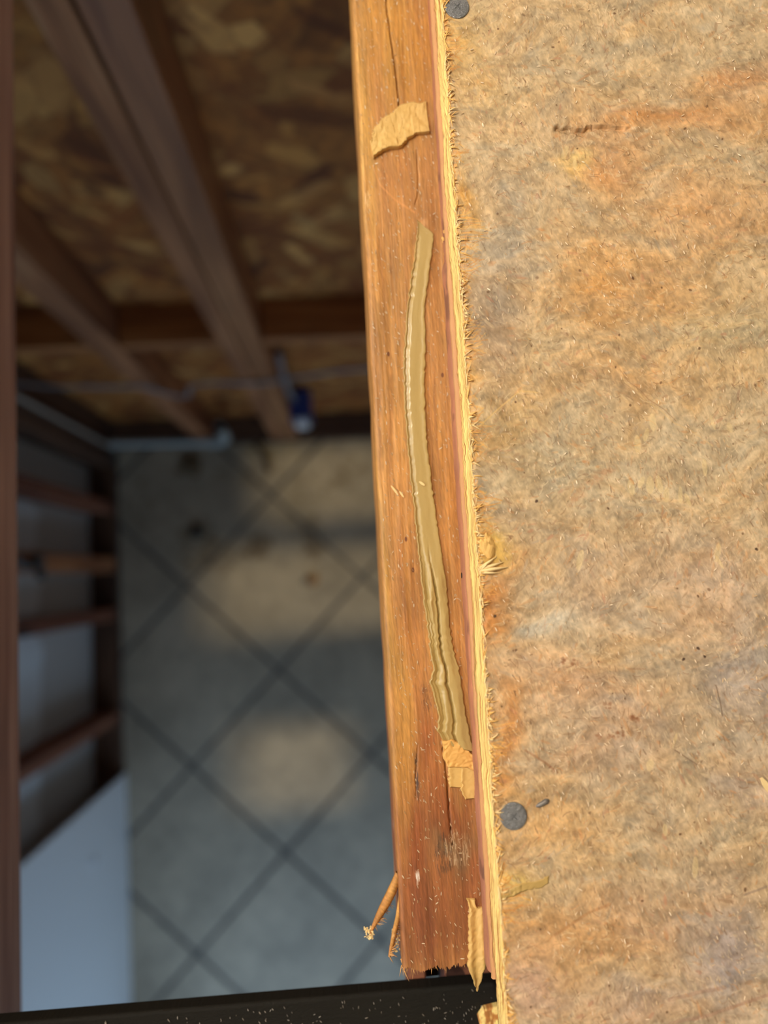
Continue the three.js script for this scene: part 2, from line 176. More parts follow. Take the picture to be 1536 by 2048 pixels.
// ---- joist top: red-brown softwood, copied stains
const JX0 = 0.008, JW = 0.05, JZ0 = -0.226, JH = 0.362;
const joistUV = (x, y, z) => [(x - (2.249 - y) - JX0) / JW, 1 - (z + (2.249 - y) - JZ0) / JH];
function joistTextures() {
  const W = 512, H = 2048, sx = W / JW, sz = H / JH;
  const tones = [[0.0232,-0.2043,0.0106,0.0247,186,126,58,0.8],[0.0339,-0.1921,0.0088,0.0212,178,114,48,0.8],[0.0114,-0.1569,0.0028,0.053,196,138,70,0.8],[0.0236,-0.141,0.0106,0.0159,166,104,58,0.8],[0.0199,-0.1067,0.0088,0.0212,184,120,62,0.7],[0.0193,-0.0619,0.0088,0.0283,182,120,62,0.7],[0.037,-0.0248,0.0088,0.0283,178,112,52,0.7],[0.0127,0.0094,0.0028,0.053,194,136,66,0.7],[0.0219,0.0187,0.0071,0.0212,174,104,50,0.7],[0.0229,0.0616,0.0053,0.0159,152,80,40,0.9],[0.0143,0.0611,0.0039,0.0283,186,122,58,0.8],[0.0266,0.087,0.0106,0.0106,128,70,38,0.9],[0.0305,0.0939,0.0064,0.0071,120,96,70,0.8],[0.0159,0.0945,0.0053,0.0159,150,72,38,0.8],[0.0195,0.1209,0.0194,0.0159,140,78,46,0.95],[0.0339,0.109,0.0088,0.0159,142,78,44,0.9],[0.0121,0.1008,0.0025,0.0159,182,116,60,0.8],[0.0168,0.1077,0.0071,0.0159,138,70,40,0.8],[0.0306,0.0789,0.0071,0.0071,150,76,38,0.7]];
  const [c, g] = paint(W, H, (x, y, o) => {
    const X = JX0 + x / sx, Z = JZ0 + y / sz, w0 = fbm(x / 90, y / 260, 3, 2) - 0.5, qx = x + w0 * 60;
    const gr = fbm(qx / 11, y / 330, 4, 7) - 0.5, fine = fbm(qx / 2.2, y / 46, 3, 11) - 0.5, blot = fbm(qx / 60, y / 110, 4, 15) - 0.5;
    let r = 184, gg = 120, b = 66; for (const p of tones) { const ex = (X + w0 * 0.01 - p[0]) / p[2], ez = (Z + blot * 0.03 - p[1]) / p[3], d = ex * ex + ez * ez; if (d < 5) { const k = p[7] * Math.exp(-d); r += (p[4] - r) * k; gg += (p[5] - gg) * k; b += (p[6] - b) * k; } }
    const sl = fbm((x - y * 0.30) / 2.6, (y + x * 0.3) / 15, 2, 19) - 0.5, m = 1.0 + gr * 0.22 + fine * 0.18 + blot * 0.30 + sl * 0.24;
    o[0] = Math.max(0, Math.min(255, r * 0.95 * m)); o[1] = Math.max(0, Math.min(255, gg * 1.02 * (m + gr * 0.1))); o[2] = Math.max(0, Math.min(255, b * (m + gr * 0.15)));
  });
  const P = (x, z) => [(x - JX0) * sx, (z - JZ0) * sz];
  const smear = (x, z, rx, rz, col, n, a) => { for (let i = 0; i < n; i++) { const t = rnd() * 6.28, q = Math.sqrt(rnd()), [px, py] = P(x + Math.cos(t) * q * rx, z + Math.sin(t) * q * rz); g.globalAlpha = a * rr(0.3, 1); g.strokeStyle = css(...col); g.lineWidth = rr(1, 3.4); g.beginPath(); g.moveTo(px, py); g.lineTo(px + rr(-2, 4), py + rr(4, 20)); g.stroke(); } };
  const [k1, k2, k3, k4, k5, k6, k7] = [[0.0196,0.069],[0.0271,0.0961],[0.0322,0.094],[0.0244,0.043],[0.0178,0.1021],[0.0132,-0.1384],[0.0331,-0.1292]];
  smear(k1[0], k1[1], 0.0006, 0.009, [62, 46, 44], 60, 0.5); smear(k2[0], k2[1], 0.003, 0.007, [58, 44, 36], 160, 0.4); smear(k3[0], k3[1], 0.0045, 0.006, [214, 192, 160], 110, 0.4); smear(k4[0], k4[1], 0.002, 0.005, [92, 54, 36], 60, 0.4); smear(k5[0], k5[1], 0.0008, 0.0012, [226, 216, 206], 30, 0.6); smear(k6[0], k6[1], 0.001, 0.003, [226, 190, 140], 40, 0.4); smear(k7[0], k7[1], 0.002, 0.0012, [222, 168, 110], 30, 0.5);
  for (const [x, z] of [[0.0178,-0.079],[0.0204,-0.0116],[0.037,-0.0704],[0.0223,-0.0006]]) { const [px, py] = P(x, z); g.globalAlpha = 0.7; g.fillStyle = css(84, 40, 24); g.beginPath(); g.ellipse(px, py, 5, 5, 0, 0, 7); g.fill(); }
  const ln = (pts, w, col, a) => { g.globalAlpha = a; g.strokeStyle = css(...col); g.lineWidth = w; g.beginPath(); pts.forEach(([x, z], i) => g[i ? 'lineTo' : 'moveTo'](...P(x, z))); g.stroke(); };
  ln([[0.0157,-0.1509],[0.0181,-0.1431],[0.0234,-0.1372],[0.0305,-0.1321]], 5, [216, 150, 86], 0.5); ln([[0.0195,-0.1518],[0.021,-0.1459]], 5, [214, 150, 86], 0.4);
  const [b] = paint(W / 2, H / 2, (x, y, o) => { const v = 128 + (fbm(x / 2.4, y / 40, 3, 7) - 0.5) * 190 + (fbm(x / 1.2, y / 4, 2, 8) - 0.5) * 60; o[0] = o[1] = o[2] = Math.max(0, Math.min(255, v)); });
  return [texture(c, true), texture(b, false)];
}
const [joistMap, joistBump] = joistTextures();
M.joist = std({ map: joistMap, bumpMap: joistBump, bumpScale: 0.00016, roughness: 0.58 });
M.glue = std({ color: new THREE.Color().setRGB(0.50, 0.325, 0.105), roughness: 0.38 });
M.glueDry = std({ color: new THREE.Color().setRGB(0.62, 0.39, 0.125), roughness: 0.6 });
M.glueOrange = std({ color: new THREE.Color().setRGB(0.68, 0.37, 0.10), roughness: 0.7 });
M.glueBead = std({ color: new THREE.Color().setRGB(0.43, 0.30, 0.11), roughness: 0.26 });

// ---------------------------------------------------------------- the room below
// floor: diagonal tiles of 430 mm with recessed joints
const XL = -0.795, XR = 1.62, ZB = -0.485, ZF = 1.62;
const floor = structure(group('floor'), 'pale grey tiled floor laid diagonally in the dim room below', 'floor');
mesh('grout_bed', box(XL - 0.1, XR + 0.1, -0.14, -0.004, ZB - 0.1, ZF + 0.1), std({ color: new THREE.Color().setRGB(0.12, 0.115, 0.11), roughness: 0.95 }), floor);
function tileTexture() {
  const S = 1024, k = S / 2.5;
  const [c, g] = paint(S, S, (x, y, o) => { const a = fbm(x / 46, y / 46, 4, 3), b = fbm(x / 9, y / 9, 3, 6), d = fbm(x / 150, y / 150, 3, 9); const m = 0.86 + 0.2 * (a - 0.5) + 0.16 * (b - 0.5); o[0] = lerp(184, 206, d) * m; o[1] = lerp(170, 190, d) * m; o[2] = lerp(148, 166, d) * m; });
  const dirt = (x, z, rx, rz, col, n, al) => { for (let i = 0; i < n; i++) { const t = rnd() * 6.28, q = Math.pow(rnd(), 0.7); g.globalAlpha = al * rr(0.3, 1); g.fillStyle = css(...col); g.beginPath(); g.ellipse((x + Math.cos(t) * q * rx + 0.85) * k, (z + Math.sin(t) * q * rz + 0.55) * k, rr(1, 7), rr(1, 5), rnd() * 3, 0, 7); g.fill(); } };
  const F = [[-0.5265,-0.1758],[-0.4828,-0.0864],[-0.3177,-0.1127],[-0.3,-0.3498],[-0.0013,-0.3359],[-0.1253,-0.1292],[-0.1629,-0.2723],[-0.5419,-0.4143],[-0.6833,-0.2973],[-0.2261,-0.4446]];
  const br = [84, 62, 36]; dirt(...F[0], 0.07, 0.05, br, 60, 0.3); dirt(...F[1], 0.1, 0.07, br, 90, 0.3); dirt(...F[2], 0.05, 0.05, br, 60, 0.35); dirt(...F[3], 0.18, 0.06, [110, 92, 60], 90, 0.2); dirt(...F[4], 0.12, 0.1, [96, 78, 50], 90, 0.25); dirt(...F[5], 0.06, 0.08, br, 80, 0.3); dirt(...F[6], 0.12, 0.1, [110, 96, 66], 90, 0.2); dirt(...F[8], 0.12, 0.16, [100, 84, 62], 120, 0.2); dirt(...F[9], 0.2, 0.03, [150, 128, 80], 80, 0.25); dirt(...F[7], 0.05, 0.04, [70, 48, 24], 50, 0.35);
  return texture(c, true);
}
const tileMat = std({ map: tileTexture(), roughness: 0.42 });
function clip(poly, inside, cut) { const out = []; poly.forEach((p, i) => { const q = poly[(i + 1) % poly.length], a = inside(p), b = inside(q); if (a) out.push(p); if (a !== b) out.push(cut(p, q)); }); return out; }
const cutAt = (k, v) => (p, q) => { const t = (v - p[k]) / (q[k] - p[k]); return [lerp(p[0], q[0], t), lerp(p[1], q[1], t)]; };
{ const D = 0.6075, h = D / 2, gap = 0.0115, cx0 = -0.262, cz0 = 0.3125;
  for (let i = -4; i <= 8; i++) for (let j = -4; j <= 8; j++) { if ((i + j) & 1) continue;
    // tile centres lie half a diagonal away from the joint crossings
    const cx = cx0 + h * (i + 1), cz = cz0 + h * j, r = h - gap; let p = [[cx + r, cz], [cx, cz + r], [cx - r, cz], [cx, cz - r]];
    p = clip(p, (q) => q[0] > XL + 0.004, cutAt(0, XL + 0.004)); if (p.length) p = clip(p, (q) => q[0] < XR - 0.004, cutAt(0, XR - 0.004)); if (p.length) p = clip(p, (q) => q[1] > ZB + 0.004, cutAt(1, ZB + 0.004)); if (p.length) p = clip(p, (q) => q[1] < ZF - 0.004, cutAt(1, ZF - 0.004));
    if (p.length < 3) continue; let ar = 0; p.forEach((a, k) => { const b = p[(k + 1) % p.length]; ar += a[0] * b[1] - b[0] * a[1]; }); if (Math.abs(ar) < 0.004) continue;
    const s = new THREE.Shape(p.map((q) => new THREE.Vector2(q[0], -q[1]))); const g = new THREE.ExtrudeGeometry(s, { depth: 0.007, bevelEnabled: true, bevelThickness: 0.0015, bevelSize: 0.0015, bevelSegments: 1 }); g.rotateX(-Math.PI / 2); g.translate(0, -0.0085 + rr(-0.0003, 0.0003), 0);
    flatUV(g, (x, y, z) => [(x + 0.85) / 2.5, 1 - (z + 0.55) / 2.5]); mesh('tile', g, tileMat, floor); } }

// back wall: strand board behind 38 x 89 studs with a row of noggins
const back = structure(group('wall_back'), 'back wall of brown strand board behind bare timber studs', 'wall');
const ZO = -0.574;
{ const g = box(-0.95, XR + 0.1, 0.0, 2.261, ZO - 0.018, ZO); flatUV(g, (x, y, z) => [(x + 1) / 1.9, y / 1.9]); mesh('strand_board', g, M.osb, back);
  mesh('outer_cladding', box(-1.0, XR + 0.2, -0.02, 4.75, ZO - 0.12, ZO - 0.018), std({ color: new THREE.Color().setRGB(0.3, 0.27, 0.24), roughness: 0.9 }), back);
  const studs = [[-0.246, -0.2085], [-0.2045, -0.157], [-0.503, -0.446], [0.16, 0.198], [0.56, 0.598], [0.96, 0.998], [1.36, 1.398]];
  studs.forEach(([a, b], i) => { mesh('stud', grainUV(box(a, b, 0.038, 2.18, ZO, i === 1 ? ZB + 0.003 : ZB, 0.003), 1, 0.3, 1.1, i * 0.37, i * 0.21), i === 1 ? M.paleStud : M.stud, back); });
  mesh('sole_plate', grainUV(box(XL, XR, 0.0, 0.038, ZO, ZB, 0.002), 0, 0.3, 1.1), M.darkTimber, back);
  mesh('top_plate', grainUV(box(XL, XR, 2.18, 2.219, ZO, ZB + 0.0, 0.002), 0, 0.3, 1.1), M.darkTimber, back);
  [[-0.795, -0.503], [-0.446, -0.246], [-0.157, 0.16], [0.198, 0.56], [0.598, 0.96], [0.998, 1.36]].forEach(([a, b], i) => mesh('noggin', grainUV(box(a + 0.001, b - 0.001, 1.037 + (i === 2 ? 0.006 : 0), 1.075 + (i === 2 ? 0.006 : 0), ZO, ZB - 0.002, 0.003), 0, 0.3, 1.1, i * 0.3, 0.2 * i), M.noggin, back)); }

// left wall: grey backing board between studs, sole plate, paper facing
const left = structure(group('wall_left'), 'left stud wall with grey backing board between its timbers', 'wall');
const XB = -0.879;
{ mesh('backing_board', box(XB - 0.012, XB, 0.0, 2.0, -0.42, ZF + 0.1), std({ color: new THREE.Color().setRGB(0.50, 0.49, 0.48), roughness: 0.85 }), left);
  mesh('outer_cladding', box(-1.0, XB - 0.012, -0.02, 4.75, ZO - 0.02, ZF + 0.1), std({ color: new THREE.Color().setRGB(0.3, 0.27, 0.24), roughness: 0.9 }), left).visible = false;
  left.remove(left.children[1]);
  mesh('corner_post', grainUV(box(XB - 0.012, XL, 0.038, 2.18, ZO + 0.001, -0.415, 0.003), 1, 0.3, 1.1, 0.5), M.darkTimber, left);
  [[-0.29, -0.252], [-0.1, -0.052], [0.07, 0.108], [0.412, 0.447], [0.85, 0.888], [1.25, 1.288]].forEach(([a, b], i) => mesh('stud', grainUV(box(XB, XL, 0.038, 2.18, a, b, 0.003), 1, 0.3, 1.1, i * 0.3, 0.17 * i), i === 1 ? M.stud : M.redTimber, left));
  mesh('sole_plate', grainUV(box(XB, XL + 0.001, 0.0, 0.038, -0.415, ZF, 0.002), 2, 0.3, 1.1), M.darkTimber, left);
  mesh('top_plate', grainUV(box(XB, XL, 2.18, 2.219, -0.415, ZF, 0.002), 2, 0.3, 1.1), M.darkTimber, left);
  // loose pale paper hanging in each bay with a sagging lower edge
  const paper = std({ color: new THREE.Color().setRGB(0.66, 0.69, 0.72), roughness: 0.7, side: THREE.DoubleSide });
  [[-0.25, -0.1, 0.452], [-0.052, 0.07, 0.44], [0.108, 0.412, 0.435], [0.447, 0.66, 0.45]].forEach(([a, b, y], k) => { const rows = []; for (let j = 0; j <= 1; j++) { const row = []; for (let i = 0; i <= 24; i++) { const t = i / 24, lo = y + 0.055 * Math.pow(Math.abs(2 * t - 0.9), 2.2) + 0.006 * Math.sin(t * 17 + k); row.push([XB + 0.006 + 0.006 * Math.sin(t * 9 + j * 2), j ? 1.4 : lo, lerp(a + 0.001, b - 0.001, t)]); } rows.push(row); } mesh('paper_facing', gridGeo(rows), paper, left); }); }

// the remaining shell: right and front walls, window openings, upper storey walls and ceiling
M.plaster = std({ color: new THREE.Color().setRGB(0.46, 0.44, 0.41), roughness: 0.9 });
M.upperWall = std({ color: new THREE.Color().setRGB(0.52, 0.47, 0.40), roughness: 0.9 });
M.frame = std({ color: new THREE.Color().setRGB(0.7, 0.68, 0.64), roughness: 0.5 });
M.glass = new THREE.MeshPhysicalMaterial({ color: 0xffffff, transmission: 1, thickness: 0, roughness: 0.02, ior: 1.5 });
{ const w = structure(group('wall_right'), 'plaster wall with three narrow window openings at right', 'wall'), o = [[-0.47, -0.19, 1.0, 1.64], [-0.11, 0.20, 1.0, 1.80], [0.49, 0.79, 1.38, 1.73]]; let z = ZO;
  for (const [a, b, c, d] of o) { mesh('wall_section', box(XR, XR + 0.03, -0.02, 4.6, z, a), M.plaster, w); mesh('wall_section', box(XR, XR + 0.03, -0.02, c, a, b), M.plaster, w); mesh('wall_section', box(XR, XR + 0.03, d, 4.6, a, b), M.plaster, w); z = b; }
  mesh('wall_section', box(XR, XR + 0.03, -0.02, 4.6, z, ZF + 0.12), M.plaster, w);
  o.forEach(([a, b, c, d], i) => { const f = structure(group('window_' + (3 + i)), 'narrow window light in the right wall, ' + ['nearest the back wall', 'middle of three', 'farthest from the back wall'][i], 'window'); for (const [p, q, r, s2] of [[a, b, c, c + 0.012], [a, b, d - 0.012, d], [a, a + 0.012, c + 0.012, d - 0.012], [b - 0.012, b, c + 0.012, d - 0.012]]) mesh('frame_bar', box(XR + 0.004, XR + 0.026, r, s2, p, q), M.frame, f); mesh('pane', box(XR + 0.013, XR + 0.016, c + 0.012, d - 0.012, a + 0.012, b - 0.012), M.glass, f); }); }
{ const w = structure(group('wall_front'), 'plaster wall with a glazed door opening in front of the tiled room', 'wall');   // opening x -0.75..0.65, y 0.02..2.02
  for (const [a, b, c, d] of [[-1.0, -0.75, -0.02, 4.6], [0.65, XR, -0.02, 4.6], [-0.75, 0.65, -0.14, 0.02], [-0.75, 0.65, 2.02, 4.6]]) mesh('wall_section', box(a, b, c, d, ZF, ZF + 0.12), M.plaster, w);
  const f = structure(group('window_1'), 'white framed glazed door lighting the tiled room', 'window');
  for (const [a, b, c, d] of [[-0.75, 0.65, 0.02, 0.07], [-0.75, 0.65, 1.97, 2.02], [-0.75, -0.70, 0.07, 1.97], [0.60, 0.65, 0.07, 1.97], [-0.08, -0.03, 0.07, 1.97]]) mesh('frame_bar', box(a, b, c, d, ZF + 0.04, ZF + 0.09, 0.004), M.frame, f);
  for (const [a, b] of [[-0.70, -0.08], [-0.03, 0.60]]) mesh('pane', box(a, b, 0.07, 1.97, ZF + 0.063, ZF + 0.067), M.glass, f); }
{ const w = structure(group('wall_left_upper'), 'outer wall left of the hatch with an upper window opening', 'wall');   // opening z -0.57..0.5, y 2.42..3.34
  for (const [a, b, c, d] of [[ZO - 0.02, -0.6 + 0.03, -0.02, 4.6], [0.5, ZF, -0.02, 4.6], [-0.57, 0.5, -0.02, 2.42], [-0.57, 0.5, 3.34, 4.6]]) mesh('wall_section', box(-1.02, XB - 0.0125, c, d, a, b), M.upperWall, w);
  const f = structure(group('window_2'), 'square white framed window beside the open hatch above', 'window');
  for (const [a, b, c, d] of [[-0.57, 0.5, 2.42, 2.46], [-0.57, 0.5, 3.30, 3.34], [-0.57, -0.53, 2.46, 3.30], [0.46, 0.5, 2.46, 3.30]]) mesh('frame_bar', box(-0.98, -0.94, c, d, a, b, 0.004), M.frame, f);
  mesh('pane', box(-0.962, -0.958, 2.46, 3.30, -0.53, 0.46), M.glass, f);
  structure(mesh('wall_back_upper', box(-0.891, XR, 2.281, 4.6, ZO - 0.018, ZO), M.upperWall), 'plain upper wall standing over the strand board wall', 'wall');
  structure(mesh('ceiling', box(-1.02, XR + 0.12, 4.6, 4.72, ZO - 0.12, ZF + 0.12), M.upperWall), 'plain ceiling of the upper storey', 'ceiling'); }
// deck sheets that close the upper floor outside the hatch
{ const spare = M.deck; const sheet = (x0, x1, z0, z1, label) => { const g = box(x0, x1, 2.261, 2.28, z0, z1); flatUV(g, (x, y, z) => deckUV(x, z)); return structure(mesh('floor_sheet', g, spare), label, 'floor'); };
  sheet(-0.89, -0.183, ZO + 0.001, ZF - 0.001, 'floor board left of the hatch resting over the lower joist');
  sheet(-0.182, 0.0385, 0.345, ZF - 0.001, 'floor board beyond the black steel bar'); }

// ---------------------------------------------------------------- things in the room below
{ const p = group('wall_panel'); tag(p, 'smooth white board fixed upright on the left wall near the floor', 'panel');
  mesh('board', box(XL + 0.0015, XL + 0.0125, 0.001, 2.05, 0.622, ZF - 0.002, 0.002), std({ color: new THREE.Color().setRGB(0.80, 0.82, 0.85), roughness: 0.35 }), p);
  const g = new THREE.CylinderGeometry(0.012, 0.014, 0.005, 16); g.rotateZ(-Math.PI / 2); g.scale(1, 1.8, 0.9); g.translate(XL + 0.0145, 0.32, 0.79); mesh('glint_disc', g, std({ color: new THREE.Color().setRGB(0.85, 0.88, 0.95), roughness: 0.25 }), p); }  // pale raised disc stands in for a bluish glint on the board
{ const o = group('outlet_box'); tag(o, 'dark blue plastic outlet box on the double stud near the floor', 'outlet box');
  const shell = std({ color: new THREE.Color().setRGB(0.025, 0.05, 0.22), roughness: 0.4 });
  mesh('shell', mergeGeometries([box(-0.154, -0.150, 0.30, 0.405, -0.56, -0.475), box(-0.096, -0.092, 0.30, 0.405, -0.56, -0.475), box(-0.150, -0.096, 0.401, 0.405, -0.56, -0.475), box(-0.150, -0.096, 0.30, 0.304, -0.56, -0.475), box(-0.150, -0.096, 0.304, 0.401, -0.56, -0.556)]), shell, o);
  mesh('receptacle', box(-0.144, -0.102, 0.31, 0.395, -0.485, -0.458, 0.006), std({ color: new THREE.Color().setRGB(0.8, 0.8, 0.82), roughness: 0.4 }), o);
  mesh('nail_ear', box(-0.1565, -0.154, 0.33, 0.38, -0.49, -0.47), shell, o); }
const cableMat = std({ color: new THREE.Color().setRGB(0.30, 0.28, 0.28), roughness: 0.5 });
function cable(name, pts, r, label, mat = cableMat, cat = 'cable') { const cv = new THREE.CatmullRomCurve3(pts.map((p) => new THREE.Vector3(...p))); return tag(mesh(name, new THREE.TubeGeometry(cv, 50, r, 8), mat), label, cat); }
cable('electric_cable', [[-0.142, 0.40, -0.53], [-0.142, 0.47, -0.525], [-0.139, 0.58, -0.50], [-0.143, 0.68, -0.51], [-0.148, 0.80, -0.55]], 0.007, 'white electric cable rising from the blue outlet box');
cable('electric_cable', [[-0.78, 0.80, -0.50], [-0.667, 0.824, -0.478], [-0.6, 0.832, -0.474], [-0.535, 0.82, -0.474], [-0.47, 0.81, -0.474], [-0.42, 0.72, -0.474], [-0.39, 0.705, -0.474], [-0.36, 0.80, -0.474], [-0.30, 0.825, -0.474], [-0.2, 0.81, -0.472], [-0.1, 0.83, -0.478], [0.03, 0.868, -0.48], [0.2, 0.86, -0.476]], 0.0050, 'pale cable strung across the studs of the back wall');
{ const pm = std({ color: new THREE.Color().setRGB(0.42, 0.46, 0.45), roughness: 0.4 }); const p = group('drain_pipe'); tag(p, 'grey plastic pipe with an elbow lying along the base of back wall', 'pipe');
  const rod = (a, b, r) => taper([[...a, r], [...a.map((v, k) => lerp(v, b[k], 0.5)), r], [...b, r]], 12, 4);
  mesh('pipe', rod([-0.76, 0.17, -0.468], [-0.44, 0.12, -0.468], 0.012), pm, p); mesh('elbow', taper([[-0.45, 0.12, -0.468, 0.018], [-0.42, 0.125, -0.468, 0.019], [-0.395, 0.15, -0.470, 0.019], [-0.385, 0.21, -0.473, 0.018], [-0.383, 0.30, -0.476, 0.017]], 12, 16), pm, p); }
cable('arris_highlight', [[-0.787, 0.05, -0.476], [-0.787, 0.4, -0.476], [-0.788, 0.8, -0.476], [-0.787, 1.5, -0.476]], 0.0065, 'thin pale conduit line added as a tube for the lit arris of the corner post', std({ color: new THREE.Color().setRGB(0.42, 0.36, 0.30), roughness: 0.5 }), 'highlight');  // thin tube added to draw the lit arris of the corner post
cable('supply_hose', [[-0.786, 1.05, -0.10], [-0.786, 0.80, -0.085], [-0.783, 0.72, -0.062], [-0.783, 0.66, -0.085], [-0.785, 0.645, -0.03]], 0.011, 'dark grey hose hooked over a stud of the left wall', std({ color: new THREE.Color().setRGB(0.05, 0.055, 0.06), roughness: 0.5 }), 'hose');
{ const F = [[-0.5265,-0.1758],[-0.1315,0.0104],[-0.5333,-0.4139],[-0.3129,-0.4754],[-0.264,-0.3749],[-0.2788,-0.447]];
  const lump = (name, x, z, r, h, col, label) => { const g = new THREE.IcosahedronGeometry(1, 3), p = g.attributes.position; for (let i = 0; i < p.count; i++) { const q = 0.75 + 0.5 * fbm(p.getX(i) * 2 + x * 90, p.getY(i) * 2 + p.getZ(i) * 1.7, 3, 5); p.setXYZ(i, p.getX(i) * q * r, p.getY(i) * q * h, p.getZ(i) * q * r); } g.translate(x, h * 0.85, z); g.computeVertexNormals(); tag(mesh(name, g, std({ color: new THREE.Color().setRGB(...col), roughness: 0.8 })), label, 'debris'); };
  lump('dark_pebble', F[0][0], F[0][1], 0.022, 0.012, [0.03, 0.025, 0.02], 'small black lump lying on the stained floor tiles');
  lump('wood_crumb', F[1][0], F[1][1], 0.020, 0.009, [0.25, 0.13, 0.05], 'brown wood crumb on the sunlit patch of tiles');
  lump('bark_piece', F[2][0], F[2][1], 0.032, 0.012, [0.12, 0.075, 0.035], 'brown bark piece on the tiles below the grey pipe');
  tag(mesh('bark_strip', taper([[F[3][0], 0.008, F[3][1], 0.010], [F[5][0], 0.009, F[5][1], 0.014], [F[4][0], 0.008, F[4][1], 0.011]], 8, 12).scale(1, 0.6, 1), std({ color: new THREE.Color().setRGB(0.13, 0.085, 0.035), roughness: 0.85 })), 'curved brown bark strip on the tiles below the pipe elbow', 'debris'); }

// lower joist at the left of the hatch, black steel beam
tag(mesh('lower_joist', grainUV(box(-0.226, -0.1808, 2.10, 2.26, ZO + 0.001, 0.34, 0.0025), 2, 0.12, 0.62, 0.15, 0.3), std({ map: timberTexture(256, 1024, [202, 158, 134], [150, 106, 88], [220, 182, 160], 83, 2), roughness: 0.7 })), 'reddish brown joist running down the left border of the picture', 'joist');
{ const b = group('steel_bar'); tag(b, 'black dusty steel bar crossing below the sawn joist end', 'bar');
  const blk = new THREE.MeshPhysicalMaterial({ color: new THREE.Color().setRGB(0.012, 0.0105, 0.008), roughness: 0.75, metalness: 0.0, specularIntensity: 0.3, bumpMap: deckBump, bumpScale: 0.0003 });
  mesh('flat_bar', flatUV(box(-0.89, XR - 0.001, 2.2175, 2.2255, 0.1528, 0.250, 0.0015), (x, y, z) => [x / 0.09, z / 0.09]), blk, b); }
{ const l = group('packing_block'); tag(l, 'dark brown packing blocks in the gap behind the sawn joist end', 'block');
  mesh('block', grainUV(box(0.0146, 0.0215, 2.19, 2.2165, 0.135, 0.168, 0.001), 0, 0.1, 0.3), M.redTimber, l); mesh('block', grainUV(box(0.0285, 0.06, 2.19, 2.2165, 0.135, 0.168, 0.001), 0, 0.1, 0.3, 0.4), M.redTimber, l); mesh('backing', box(0.0160, 0.06, 2.185, 2.19, 0.135, 0.168), M.darkTimber, l); }

// ---------------------------------------------------------------- the sawn joist
const JY = 2.249, cracks = [[[0.0247,-0.2246],[0.0243,-0.2144],[0.0251,-0.2033],[0.0259,-0.1938],[0.0264,-0.1862],[0.0269,-0.1753],[0.0281,-0.1683]], [[0.0325,-0.1564],[0.0325,-0.1447],[0.032,-0.1389],[0.0305,-0.1347]], [[0.0206,0.0598],[0.0197,0.0665],[0.0191,0.0715],[0.019,0.0781]], [[0.0289,0.0603],[0.0296,0.0666],[0.03,0.0722],[0.0301,0.0784],[0.0301,0.0846],[0.0305,0.0939]], [[0.0276,0.0363],[0.029,0.0484],[0.0289,0.0603]]];
const crackDepth = [0.0016, 0.0008, 0.0006, 0.0016, 0.0005];
function joistHeight(x, z) {
  let h = (fbm(x * 260, z * 22, 3, 4) - 0.5) * 0.0005 + (fbm(x * 900, z * 60, 2, 6) - 0.5) * 0.00018;
  cracks.forEach((c, i) => { if (z < c[0][1] - 0.002 || z > c[c.length - 1][1] + 0.002) return; const [d, t] = segDist(x + (fbm(z * 500, 1, 2, 9) - 0.5) * 0.0003, z, c); const w = 0.00035 * (0.35 + 0.65 * Math.sin(Math.PI * Math.min(1, Math.max(0.02, t)))); h -= crackDepth[i] * sm(w, 0, d); });
  return h;
}
const joist = group('sawn_joist'); tag(joist, 'orange brown joist smeared with dried glue beside the deck edge', 'joist');
